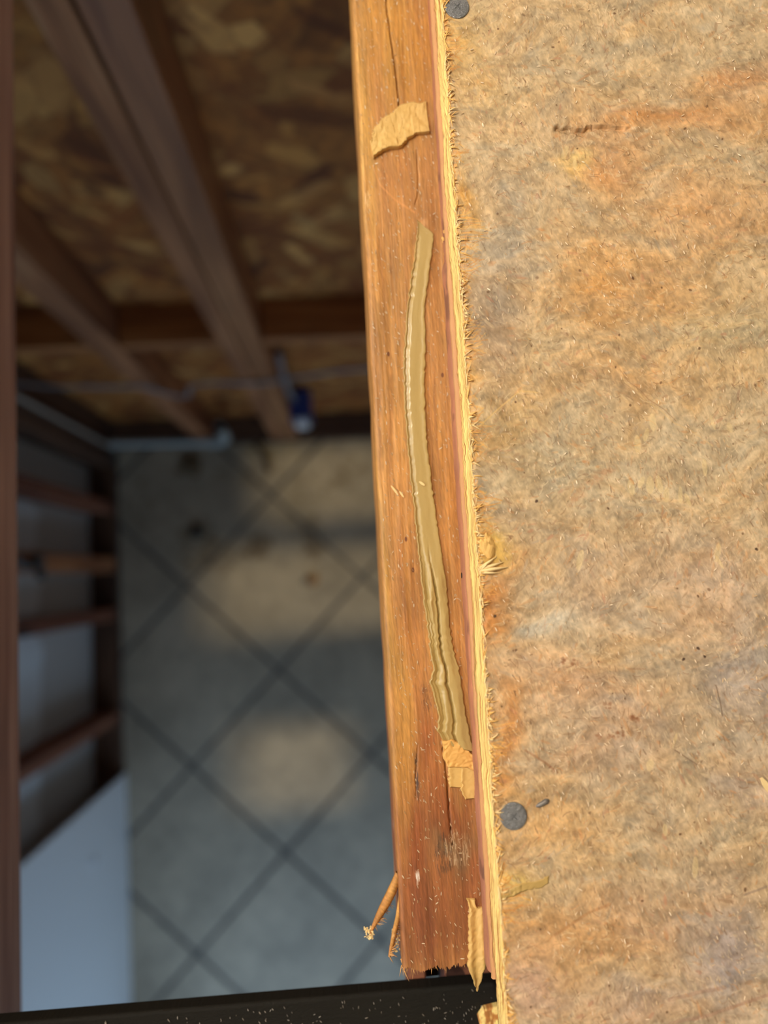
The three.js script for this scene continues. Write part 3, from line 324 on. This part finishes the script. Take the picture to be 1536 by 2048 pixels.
{ const x0 = 0.0113, x1 = 0.0573, zs = [], xs = []; for (let i = 0; i < 30; i++) zs.push(lerp(ZO + 0.001, -0.235, i / 30)); for (let i = 0; i <= 660; i++) zs.push(lerp(-0.235, 0.1335, i / 660)); for (let i = 0; i <= 150; i++) xs.push(lerp(x0, x1, Math.pow(i / 150, 1.12)));
  const r = 0.0016, endZ = (x) => 0.1335 + (fbm(x * 700, 2, 3, 3) - 0.5) * 0.0028 + (hash((x * 5200) | 0, 1, 1) - 0.5) * 0.0012;
  const edgeX = (z) => (fbm(z * 60, 4, 3, 12) - 0.5) * 0.0007, zz = (x, z) => z > 0.12 ? z + (endZ(x) - 0.1335) * sm(0.12, 0.1335, z) : z;
  const rows = zs.map((z) => { const row = xs.map((x) => { const d = x - x0; let y = JY + joistHeight(x, z); if (d < r) y -= r - Math.sqrt(Math.max(0, r * r - (r - d) * (r - d))); return [x + edgeX(z) * sm(0.006, 0, d), y, zz(x, z)]; }); return row; });
  const uv = (p) => joistUV(p[0], JY, p[2]);
  const top = gridGeo(rows, uv);
  // rows run along +z with columns along +x: side and end faces close the body
  const side = gridGeo(rows.map((row) => [[row[0][0], 2.219, row[0][2]], [row[0][0] - 0.0001, 2.234, row[0][2]], row[0]]), (p) => joistUV(p[0], p[1], p[2]));
  const last = rows[rows.length - 1], end = gridGeo([last, last.map((p) => [p[0], 2.236, p[2] - 0.0006]), last.map((p) => [p[0], 2.219, p[2] - 0.001])], (p) => joistUV(p[0], JY, p[2] + (JY - p[1])));
  const rest = grainUV(box(x0 + 0.001, x1, 2.219, JY - 0.004, ZO + 0.001, 0.129), 2, 0.05, 0.36);
  for (const g of [top, side, end, rest]) if (!g.index) g.setIndex([...Array(g.attributes.position.count).keys()]);
  mesh('timber', mergeGeometries([top, side, end, rest]), M.joist, joist);
  // torn splinters hanging off the lower left arris
  const sp = std({ map: joistMap, roughness: 0.7, color: new THREE.Color().setRGB(1, 0.92, 0.85) });
  const S1 = [[0.0118,0.1033],[0.0093,0.1091],[0.0063,0.1143],[0.004,0.1181],[0.0025,0.1209],[0.001,0.124]], S2 = [[0.0121,0.1098],[0.011,0.117],[0.0091,0.1242],[0.0072,0.1316]], S3 = [[0.0073,0.1135],[0.0085,0.1165],[0.0103,0.118]], S4 = [[0.0113,0.1235],[0.01,0.1267],[0.0081,0.1278]];
  const y0 = JY - 0.004;
  mesh('splinter', taper(S1.map(([x, z], i) => [x, y0 - 0.0006 * i, z, [0.0012, 0.0017, 0.0016, 0.0012, 0.0008, 0.0003][i]])), sp, joist);
  mesh('splinter', taper(S2.map(([x, z], i) => [x, y0 - 0.0008 * i, z, [0.0007, 0.0009, 0.0009, 0.0005][i]])), sp, joist);
  const fr = []; const blade = (x, y, z, dx, dz, L, w) => fr.push(taper([[x, y, z, w], [x + dx * L * 0.5, y + rr(-0.2, 0.2) * L, z + dz * L * 0.5, w * 0.8], [x + dx * L, y + rr(-0.3, 0.2) * L, z + dz * L, w * 0.1]], 4, 4));
  for (let i = 0; i < 60; i++) { const [x, z] = along(S1, rr(0.3, 0.85)); blade(x, y0 - 0.002, z, rr(0.2, 1), rr(-0.2, 0.9), rr(0.001, 0.004), 0.00018); }
  for (let i = 0; i < 110; i++) { const [x, z] = along(S2, rr(0.45, 1)); blade(x, y0 - 0.002, z, rr(-0.4, 1), rr(-0.4, 0.9), rr(0.001, 0.0035), 0.0002); }
  for (let i = 0; i < 150; i++) { const x = rr(0.0102, 0.041); blade(x, JY - rr(0.0005, 0.006), 0.1325, rr(-0.5, 0.5), 1, rr(0.0008, 0.0032) * (x < 0.016 ? 1.5 : 1), 0.0002); }
  tag(mesh('torn_fibres', mergeGeometries(fr), std({ color: new THREE.Color().setRGB(0.62, 0.33, 0.12), roughness: 0.8 }), joist), 'frayed wood fibres', null, null, 'stuff');
  const tip = []; const T0 = S1[S1.length - 1], T1 = [0.0101, 0.1265]; for (let i = 0; i < 90; i++) { const T = i < 50 ? T0 : T1; const g = new THREE.BoxGeometry(rr(0.0004, 0.0011), 0.0002, rr(0.0003, 0.0008)); g.rotateY(rnd() * 3); g.rotateX(rr(-0.9, 0.9)); g.translate(T[0] + rr(-0.0012, 0.0014) - 0.0003 * (i % 4), y0 - 0.003 + rr(-0.0008, 0.0008), T[1] + (i < 50 ? rr(-0.002, 0.0016) : rr(-0.004, 0.004))); tip.push(g); }
  tag(mesh('sawdust_clump', mergeGeometries(tip), M.paleFibre, joist), 'pale sawdust stuck on the splinter tip', null, null, 'stuff');
}

// packing strip between joist and deck: plum-brown edge with an orange upper arris
{ const s = group('packing_strip'); tag(s, 'thin plum brown strip squeezed between joist top and deck', 'strip');
  const [c] = paint(64, 1024, (x, y, o) => { const k = fbm(y / 70, 3, 3, 3), f = fbm(x / 4, y / 14, 3, 8), d = sm(0.66, 0.74, fbm(y / 14, x / 20, 3, 21)); const up = sm(0.39, 0.36, 1 - y / 1024), q = (0.85 + 0.3 * f) * (1 - 0.25 * d); o[0] = lerp(lerp(160, 174, k), 186, up) * q; o[1] = lerp(lerp(108, 112, k), 124, up) * q; o[2] = lerp(lerp(86, 78, k), 72, up) * q; });
  const mat = std({ map: texture(c, true), roughness: 0.6 }); const rows = [], n = 560;
  for (let j = 0; j <= n; j++) { const z = lerp(-0.57, 0.1315, j / n), w = (fbm(z * 140, 2, 3, 5) - 0.5) * 0.0007 + (z > -0.11 ? -0.0004 : 0.0004); rows.push([[0.0398 + w, 2.2484, z], [0.0394 + w, 2.2505, z], [0.0392 + w, 2.2535, z], [0.0393 + w, 2.2565, z], [0.0400 + w, 2.2580, z], [0.0406, 2.2584, z], [0.0408, 2.2586, z], [0.07, 2.2588, z]]); }
  mesh('strip', gridGeo(rows, (p) => [(p[1] - 2.24) * 40, (p[2] + 0.6) * 1.35]), mat, s);
  const rows2 = []; for (let j = 0; j <= n; j++) { const z = lerp(-0.57, 0.1320, j / n), w = (fbm(z * 200, 7, 3, 15) - 0.5) * 0.0005; rows2.push([[0.0408, 2.2588, z], [0.0396 + w, 2.2590, z], [0.0391 + w, 2.2600, z], [0.0395 + w, 2.2609, z], [0.0408, 2.2611, z]]); }
  mesh('orange_lip', gridGeo(rows2, (p) => [p[1] * 40, p[2] * 6]), std({ color: new THREE.Color().setRGB(0.50, 0.25, 0.10), roughness: 0.65 }), s);
  const hole = new THREE.CylinderGeometry(0.0010, 0.0010, 0.0012, 12); hole.rotateZ(Math.PI / 2); const [hx, hz] = [[0.041,0.0025]][0]; hole.translate(0.0392, 2.2535, hz - 0.0003); mesh('nail_hole_plug', hole, std({ color: new THREE.Color().setRGB(0.01, 0.01, 0.01), roughness: 0.5 }), s); }  // black plug stands in for the dark inside a nail hole

// ---------------------------------------------------------------- the deck panel
const deck = group('deck_panel'); tag(deck, 'large tan chipboard deck panel filling the right side', 'panel');
const fissure = [[0.0746,-0.144],[0.0769,-0.1429],[0.0809,-0.1425],[0.0842,-0.1415],[0.086,-0.1429],[0.0901,-0.1433],[0.0951,-0.1429],[0.0985,-0.1423],[0.1016,-0.1429]];
const nails = [[0.0449,-0.1869],[0.0458,0.0752]];
const edgeAt = (z) => 0.0402 + (fbm(z * 90, 1, 3, 31) - 0.5) * 0.0008 + (fbm(z * 520, 2, 2, 37) - 0.5) * 0.0006;
{ const xs = [], zs = []; for (let i = 0; i <= 230; i++) xs.push(0.0402 + 0.12 * (i / 230)); xs.push(0.3, 0.8, XR - 0.001); zs.push(ZO + 0.001, -0.4); for (let i = 0; i <= 660; i++) zs.push(lerp(-0.21, 0.165, i / 660)); zs.push(0.5, ZF - 0.001);
  const fz0 = fissure[0][1] - 0.004, fz1 = fissure[0][1] + 0.005;
  const rows = zs.map((z) => xs.map((x, i) => { let y = 2.28 + (fbm(x * 240, z * 300, 3, 41) - 0.5) * 0.0006 + (fbm(x * 40, z * 60, 2, 43) - 0.5) * 0.0006; const e = edgeAt(z), X = i === 0 ? e : x < 0.046 ? x + (e - 0.0402) * sm(0.046, 0.0402, x) : x;
    if (z > fz0 && z < fz1) { const [d, t] = segDist(x, z, fissure); y -= (t > 0.55 ? 0.0018 : 0.0026) * sm(0.0010, 0.00015, d - 0.0002 * Math.sin(t * 40)) * sm(0, 0.08, t) * sm(1.02, 0.85, t); if (z < fissure[3][1]) y += 0.0004 * sm(0.003, 0, d); }
    for (const [nx, nz] of nails) { const d = Math.hypot(x - nx, z - nz); y -= 0.0003 * sm(0.006, 0.0038, d); }
    y -= 0.0005 * sm(0.0012, 0, X - e) * fbm(z * 300, 5, 2, 3); return [X, y, z]; }));
  mesh('board_face', gridGeo(rows, (p) => deckUV(p[0], p[2])), M.deck, deck);
  mesh('board_core', flatUV(box(0.0425, XR - 0.001, 2.261, 2.2790, ZO + 0.001, ZF - 0.001), (x, y, z) => deckUV(x, z)), M.deck, deck);
  const cut = rows.map((row) => { const p = row[0], z = p[2], r = []; for (let k = 0; k <= 9; k++) { const y = lerp(p[1], 2.261, k / 9); r.push([k === 0 ? p[0] : p[0] - 0.0002 + (fbm(y * 900, z * 25, 3, 51) - 0.5) * 0.0011 + 0.0003 * (k / 9), y, z]); } return r.reverse(); });
  cut.forEach((r) => r.unshift([0.0428, 2.261, r[0][2]]));
  mesh('cut_edge', gridGeo(cut, (p) => [(p[1] - 2.26) / 0.02, (p[2] + 0.2) / 0.16]), M.cut, deck);
  // fuzzy fibres torn up along the cut
  const a = [], b = []; const fib = (arr, x, z, ang, L, w, lift) => { const dx = Math.cos(ang), dz = Math.sin(ang); arr.push(taper([[x, 2.2798, z, w], [x + dx * L * 0.5, 2.2803 + lift, z + dz * L * 0.5, w * 0.8], [x + dx * L, 2.2801 + lift * 0.4, z + dz * L, w * 0.12]], 4, 4)); };
  for (let i = 0; i < 480; i++) { const z = rr(-0.2, 0.15), k = fbm(z * 70, 9, 3, 61); if (k < 0.42 && rnd() < 0.75) continue; fib(rnd() < 0.6 ? a : b, edgeAt(z) + rr(-0.0004, 0.0004), z, rr(-0.9, 0.9), rr(0.0008, 0.0034) * (0.5 + k), rr(0.00012, 0.00032), rr(0, 0.0005)); }
  for (let i = 0; i < 380; i++) { const z = rr(-0.2, 0.15); fib(rnd() < 0.3 ? a : b, edgeAt(z) - rr(0, 0.0006), z, (rnd() < 0.5 ? 1 : -1) * rr(1.2, 1.6), rr(0.001, 0.006), rr(0.0001, 0.00028), rr(-0.0006, 0.0003)); }
  const [q0] = [[0.0417,0.0007]]; for (const [an, L, w] of [[-0.55, 0.006, 0.0005], [-0.25, 0.0075, 0.0006], [-0.08, 0.0085, 0.0007], [0.06, 0.006, 0.0004], [-0.8, 0.004, 0.0004]]) fib(b, q0[0] - 0.001, q0[1] + rr(-0.001, 0.001), an, L, w, 0.0008);
  tag(mesh('edge_fibres', mergeGeometries(a), M.fibre, deck), 'orange fuzz torn along the cut', null, null, 'stuff'); tag(mesh('edge_splinters', mergeGeometries(b), M.paleFibre, deck), 'pale splinters torn along the cut', null, null, 'stuff');
  const lump = new THREE.IcosahedronGeometry(0.0028, 3), lp = lump.attributes.position, [lx, lz] = [[0.0431,-0.0067]][0]; for (let i = 0; i < lp.count; i++) { const q = 0.6 + 0.8 * fbm(lp.getX(i) * 900 + 5, lp.getZ(i) * 900 + lp.getY(i) * 700, 3, 2); lp.setXYZ(i, lp.getX(i) * q * 0.9, lp.getY(i) * q * 0.35, lp.getZ(i) * q * 1.3); } lump.translate(lx, 2.2803, lz); lump.computeVertexNormals(); mesh('raised_chip', lump, std({ color: new THREE.Color().setRGB(0.72, 0.42, 0.12), roughness: 0.7 }), deck); }

// nails and staple
nails.forEach(([x, z], i) => { const n = group('nail'); n.position.set(x, 2.2798, z); tag(n, i ? 'round grey nail head in the lower part of the deck' : 'round grey nail head at the very top of the picture', 'nail');
  const met = std({ color: new THREE.Color().setRGB(0.30, 0.30, 0.30), roughness: 0.34, metalness: 0.7, bumpMap: deckBump, bumpScale: 0.0005 });
  const R = 0.0041, prof = [[0, -0.0006], [R * 0.98, -0.0006], [R, -0.0002], [R, 0.0003], [R * 0.95, 0.00055], [R * 0.6, 0.00062], [R * 0.2, 0.00066], [0, 0.00066]].map((p) => new THREE.Vector2(...p)); const g = new THREE.LatheGeometry(prof, 40); mesh('head', flatUV(g, (a, b, c) => [a * 30, c * 30]), met, n);
  for (const a of [0.8, 2.4]) { const m = new RoundedBoxGeometry(0.0026, 0.00022, 0.0003, 1, 0.0001); m.rotateY(a); m.translate(0, 0.0007, 0); mesh('hammer_mark', m, met, n); }
  const sh = new THREE.CylinderGeometry(0.0017, 0.0015, 0.045, 12); sh.translate(0, -0.0231, 0); mesh('shank', sh, met, n); });
{ const [[ax, az], [bx, bz]] = [[0.053,0.0729],[0.057,0.0712]]; const g = taper([[ax, 2.2796, az, 0.0004], [lerp(ax, bx, 0.2), 2.2800, lerp(az, bz, 0.2), 0.0007], [lerp(ax, bx, 0.8), 2.2799, lerp(az, bz, 0.8), 0.0009], [bx, 2.2796, bz, 0.0004]], 8, 12); tag(mesh('staple', g, std({ color: new THREE.Color().setRGB(0.19, 0.17, 0.15), roughness: 0.5, metalness: 0.4 })), 'small dull staple crown beside the lower nail head', 'staple'); }

// ---------------------------------------------------------------- glue on the joist
// ribbon between two outlines, with a height over the joist given by hf(u across, v along)
function ribbon(A, B, nu, nv, hf, yBase, jag = 0.0008) { const rows = []; for (let j = 0; j <= nv; j++) { const v = j / nv, a = along(A, v), b = along(B, v), row = []; const wob = (q) => (fbm(v * nv * 0.35, q, 3, 77) - 0.5) * jag;
    const dx = b[0] - a[0], dz = b[1] - a[1]; row.push([a[0] + wob(1), yBase(a[0], a[1]) - 0.0006, a[1]]);
    for (let i = 0; i <= nu; i++) { const u = i / nu, x = a[0] + dx * u + wob(1) * (1 - u) + wob(3) * u, z = a[1] + dz * u; row.push([x, yBase(x, z) + Math.max(0.00012, hf(u, v)), z]); }
    row.push([b[0] + wob(3), yBase(b[0], b[1]) - 0.0006, b[1]]); rows.push(row); }
  const cap = (r) => r.map((p) => [p[0], yBase(p[0], p[2]) - 0.0006, p[2]]); rows.unshift(cap(rows[0])); rows.push(cap(rows[rows.length - 1])); return gridGeo(rows, (p) => [p[0] * 30, p[2] * 30]); }
const onJoist = () => JY;
const bl = (u, c, w) => Math.exp(-((u - c) * (u - c)) / (w * w));
{ const L = [[0.0311,-0.1292],[0.031,-0.125],[0.0293,-0.1149],[0.0269,-0.1036],[0.0249,-0.0914],[0.023,-0.0766],[0.0225,-0.0618],[0.0227,-0.049],[0.0231,-0.0344],[0.0239,-0.0218],[0.0246,-0.004],[0.0253,0.0093],[0.0261,0.0198],[0.0269,0.0294],[0.0273,0.0346],[0.0257,0.0386],[0.0271,0.044],[0.0282,0.0501],[0.0275,0.0551],[0.0297,0.0597]], R = [[0.0321,-0.1281],[0.0371,-0.1237],[0.0363,-0.1176],[0.034,-0.1062],[0.0321,-0.0949],[0.0316,-0.08],[0.0305,-0.0688],[0.03,-0.056],[0.0301,-0.0432],[0.0311,-0.0287],[0.0321,-0.016],[0.0329,-0.0053],[0.0339,0.0053],[0.0341,0.0159],[0.0347,0.0264],[0.0365,0.0343],[0.0373,0.0407],[0.0379,0.0507],[0.0394,0.0601],[0.0401,0.0632]];
  const hf = (u, v) => { const up = sm(0.62, 0.72, v), n = (fbm(u * 5, v * 34, 3, 13) - 0.5); let h = 0.0004 + 0.0007 * bl(u, 0.035, 0.04) * (1 - 0.3 * up) + 0.00045 * sm(0.1, 0.3, u) + 0.0002 * bl(u, 0.9, 0.12) * (1 - up) + 0.00008 * bl(u, 0.5, 0.3);
      h += up * (0.0005 * bl(u, 0.32 + 0.1 * Math.sin(v * 30), 0.09) + 0.00065 * bl(u, 0.72 + 0.05 * Math.sin(v * 44), 0.2) + 0.0003 - 0.0015 * bl(u, 0.5 + 0.05 * Math.sin(v * 36), 0.035) - 0.0008 * bl(u, 0.2 + 0.03 * Math.sin(v * 50), 0.04)); h += n * (0.00012 + 0.0004 * up); h *= (0.2 * sm(0, 0.01, v) + 0.8 * sm(0.01, 0.10, v)) * (1 - 0.98 * sm(0.04, 0.0, v) * bl(u, 0.5, 0.35)) + 0.5 * sm(0.05, 0.0, v) * bl(u, 0.03, 0.1); return h * Math.min(1, (1 - u) * 18 + 0.3); };
  tag(mesh('glue_bead', ribbon(L, R, 44, 420, hf, onJoist), M.glueBead), 'long glossy tan glue bead running down the middle of joist', 'glue'); }
{ const A = [[0.0156,-0.1601],[0.0164,-0.163],[0.0178,-0.1656],[0.0206,-0.1689],[0.0249,-0.1715],[0.0276,-0.1741],[0.032,-0.1752],[0.0348,-0.1743],[0.0373,-0.1752]], B = [[0.0157,-0.1531],[0.0172,-0.1542],[0.0199,-0.1559],[0.0226,-0.1568],[0.0263,-0.1571],[0.0279,-0.1583],[0.0293,-0.1602],[0.0326,-0.1623],[0.0375,-0.1626]];
  const hf = (u, v) => 0.0005 + 0.0009 * sm(0.45, 0.95, u) + 0.0008 * (fbm(u * 6, v * 14, 3, 19) - 0.5) + 0.0005 * bl(v, 0.3, 0.12) * u; tag(mesh('glue_patch', ribbon(A, B, 26, 130, hf, onJoist, 0.0016), M.glueDry), 'wide yellowish glue patch near the top of the joist', 'glue'); }
{ const g = group('glue_smear'); tag(g, 'short orange and tan glue smear ending the long bead', 'glue');
  const A = [[0.0291,0.0583],[0.0304,0.0587],[0.0322,0.0581],[0.0349,0.0597],[0.0379,0.0621],[0.0395,0.0644],[0.0403,0.0665]], B = [[0.0288,0.062],[0.0293,0.0654],[0.0306,0.0677],[0.0334,0.0679],[0.0365,0.0681],[0.0389,0.0691],[0.0401,0.0697]];
  mesh('crust', ribbon(A, B, 18, 40, (u, v) => 0.0015 + 0.0009 * (fbm(u * 9, v * 16, 3, 23) - 0.5) - 0.0004 * bl(u, 1, 0.3), onJoist, 0.0014), M.glueOrange, g);
  const C = [[0.0304,0.0672],[0.0307,0.0709],[0.0308,0.0748],[0.0316,0.0758]], Dn = [[0.0399,0.0688],[0.0397,0.0728],[0.0394,0.077],[0.0393,0.0789]];
  mesh('film', ribbon([[0.0303,0.0668],[0.0306,0.0702],[0.0309,0.0743]], [[0.036,0.0675],[0.0359,0.0726],[0.0352,0.0749]], 12, 30, (u, v) => 0.0008 + 0.0003 * bl(u, 0.1, 0.15) + 0.0002 * (fbm(u * 5, v * 9, 2, 3) - 0.5), onJoist, 0.0014), M.glueDry, g);
  mesh('film', ribbon([[0.0348,0.0675],[0.0348,0.0725],[0.0349,0.0759],[0.036,0.0788]], [[0.04,0.0685],[0.0397,0.0728],[0.0395,0.0762],[0.0393,0.0787]], 12, 30, (u, v) => 0.0009 + 0.0003 * bl(u, 0.05, 0.12) + 0.0002 * (fbm(u * 5, v * 9, 2, 8) - 0.5), onJoist, 0.0014), M.glueDry, g); }
{ const L = [[0.0342,0.1116],[0.0349,0.1148],[0.0344,0.1204],[0.034,0.1269],[0.0332,0.1333],[0.0345,0.1374],[0.0353,0.1407],[0.0364,0.1441]], R = [[0.0368,0.1118],[0.0375,0.1146],[0.0397,0.1146],[0.0395,0.1208],[0.0394,0.1273],[0.0397,0.133],[0.0383,0.1363],[0.0366,0.1441]];
  const droop = (x, z) => JY - 0.004 * sm(0.1335, 0.146, z); tag(mesh('glue_drip', ribbon(L, R, 18, 110, (u, v) => (0.0009 + 0.0004 * bl(u, 0.15, 0.15) + 0.0004 * bl(u, 0.85, 0.15) - 0.0003 * bl(u, 0.5, 0.2) + 0.0006 * (fbm(u * 5, v * 14, 3, 29) - 0.5)) * sm(1.02, 0.8, v), droop), M.glueDry), 'tan glue drip hanging in a spike off joist end', 'glue'); }
[[885, 497, 0.0016, 'yellow glue crumbs stuck beside the top of the long bead'], [912, 850, 0.0013, 'yellow glue crumbs stuck on the strip midway down']].forEach((q, k) => { const [x, z] = k ? [[0.041,-0.0518]][0] : [[0.0397,-0.118]][0], gs = []; for (let i = 0; i < 16; i++) { const g = new THREE.IcosahedronGeometry(q[2] * rr(0.25, 0.5), 1); g.scale(1, rr(0.5, 1), rr(0.8, 1.9)); g.translate(x + 0.0006 + rr(-0.0008, 0.0012), JY + 0.0012 + rr(0, 0.006) * (k ? 0.8 : 1), z + rr(-0.004, 0.004)); gs.push(g); } tag(mesh('glue_crumbs', mergeGeometries(gs), M.glueOrange), q[3], 'glue', null, 'stuff'); });
// glue drops squeezed out of the deck at the lower right
{ const A = [[0.0401,0.098],[0.043,0.0962],[0.0464,0.095],[0.0518,0.0945],[0.0554,0.0933]], B = [[0.0403,0.0992],[0.0447,0.098],[0.0478,0.0968],[0.0524,0.0966],[0.0555,0.0954]]; tag(mesh('glue_streak', ribbon(A, B, 8, 40, (u, v) => 0.0002 + 0.0006 * (fbm(u * 3, v * 20, 3, 3) - 0.2) * Math.sin(Math.PI * Math.min(1, v + 0.15)), () => 2.2799, 0.0022), M.glue), 'thin yellow glue streak across the deck edge below the nail', 'glue'); }

// ---------------------------------------------------------------- loose chips and sawdust
function chipGeo(L, W, T) { const g = new THREE.BoxGeometry(W, T, L, 1, 1, 3), p = g.attributes.position; for (let i = 0; i < p.count; i++) { const t = p.getZ(i) / L; p.setXYZ(i, p.getX(i) * (1 - 1.5 * t * t * 1.6), p.getY(i) + 0.12 * L * (0.25 - t * t), p.getZ(i)); } g.computeVertexNormals(); return g; }
function chips(name, n, place, label, cat, sizes = [0.5, 1.5], bright = 1, grey = 0) { const m = shade(new THREE.InstancedMesh(chipGeo(0.0011, 0.00028, 0.00009), std({ color: 0xffffff, roughness: 0.55 }), n)), o = new THREE.Object3D(), c = new THREE.Color(); m.name = numbered(name);
  for (let i = 0; i < n; i++) { const [x, y, z] = place(i); o.position.set(x, y, z); o.rotation.set(rr(-0.25, 0.25), 0.33 + rr(-0.5, 0.5) * (rnd() < 0.2 ? 6 : 1), rr(-0.4, 0.4), 'YXZ'); const s = rr(...sizes); o.scale.set(s * rr(0.6, 1.3), 1, s); o.updateMatrix(); m.setMatrixAt(i, o.matrix); const t = rnd(); c.setRGB(lerp(0.55, 0.9, t) * bright, lerp(lerp(0.34, 0.72, t), lerp(0.5, 0.85, t), grey) * bright, lerp(lerp(0.15, 0.5, t), lerp(0.42, 0.78, t), grey) * bright); m.setColorAt(i, c); }
  scene.add(m); return tag(m, label, cat, null, 'stuff'); }
chips('deck_sawdust', 2400, () => { const x = rr(0.042, 0.155), z = rr(-0.2, 0.15); return [x, 2.2803 + (fbm(x * 240, z * 300, 3, 41) - 0.5) * 0.0006 + (fbm(x * 40, z * 60, 2, 43) - 0.5) * 0.0006, z]; }, 'fine pale sawdust specks scattered over the deck', 'sawdust', [0.45, 1.3]);
chips('joist_sawdust', 1300, () => { const x = rr(0.0125, 0.039), z = rr(-0.22, 0.132); return [x, JY + joistHeight(x, z) + 0.00012, z]; }, 'fine pale sawdust specks scattered over the joist top', 'sawdust', [0.3, 1.25], 0.72);
chips('bar_sawdust', 1400, () => { const x = rr(-0.17, 0.06); return [x, 2.2258, 0.1545 + rr(0, 1) ** 0.8 * 0.05]; }, 'grey sawdust specks lying on the black steel bar', 'sawdust', [0.3, 1.0], 0.45, 0.75);
{ const place = [['J', 789, 981, 0.0042, 0.00075, 0.6, 'pale curled wood chip left of the glossy bead'], ['J', 803, 989, 0.0026, 0.0007, 0.55, 'small pale wood chip touching the glossy bead'], ['J', 843, 968, 0.0024, 0.0009, 0.9, 'stubby pale chip stuck on the glossy bead']];
  const xy = { J: [[0.0173,-0.0291],[0.0197,-0.0276],[0.0271,-0.031]] }; place.forEach((q, i) => { const [x, z] = xy.J[i], m = tag(mesh('wood_chip', chipGeo(q[3], q[4], 0.00022), M.paleFibre), q[6], 'wood chip'); m.position.set(x, JY + (i === 2 ? 0.0013 : 0.0006), z); m.rotation.y = q[5]; });
  const [ex, ez] = [[0.1247,0.0713]][0], e = tag(mesh('wood_chip', chipGeo(0.0052, 0.0019, 0.0004), M.paleFibre), 'pale wood chip on the deck at the right border', 'wood chip'); e.position.set(ex, 2.2804, ez); e.rotation.y = 0.5;
  const [bx, bz] = [[0.0453,0.165]][0], s = new THREE.Shape([[-0.006, -0.002], [-0.004, -0.0045], [0.001, -0.0052], [0.003, -0.004], [0.0065, 0.0015], [0.006, 0.006], [-0.001, 0.005], [-0.005, 0.003]].map((p) => new THREE.Vector2(p[0], -p[1]))); const g = new THREE.ExtrudeGeometry(s, { depth: 0.0022, bevelEnabled: true, bevelThickness: 0.0006, bevelSize: 0.0006, bevelSegments: 2 }); g.rotateX(-Math.PI / 2); const k = tag(mesh('wood_offcut', flatUV(g, (x, y, z) => [x * 20, z * 20]), M.cut), 'pale broken wood piece on the bar at the bottom border', 'offcut'); k.position.set(bx, 2.2260, bz); }

// ---------------------------------------------------------------- lamp added out of view for key light from upper left
{ const l = group('added_bulb'); tag(l, 'added warm bulb out of view above and left of the hatch for key light', 'added_lamp'); l.position.set(-0.42, 3.18, -0.40);
  const bulb = new THREE.SphereGeometry(0.03, 24, 16); mesh('bulb', bulb, std({ color: 0xffffff, emissive: new THREE.Color().setRGB(1, 0.8, 0.5), emissiveIntensity: 3, roughness: 0.3 }), l);
  mesh('socket', new THREE.CylinderGeometry(0.016, 0.02, 0.06, 16).translate(0, 0.058, 0), M.darkTimber, l); mesh('cord', new THREE.CylinderGeometry(0.003, 0.003, 1.332, 8).translate(0, 0.754, 0), std({ color: 0x222222, roughness: 0.6 }), l);
  const p = new THREE.PointLight(new THREE.Color().setRGB(1.0, 0.91, 0.76), 2.05); p.name = 'added_key_light'; p.shadow.radius = 1.2; p.castShadow = true; l.add(p); }

renderer.render(scene, camera);
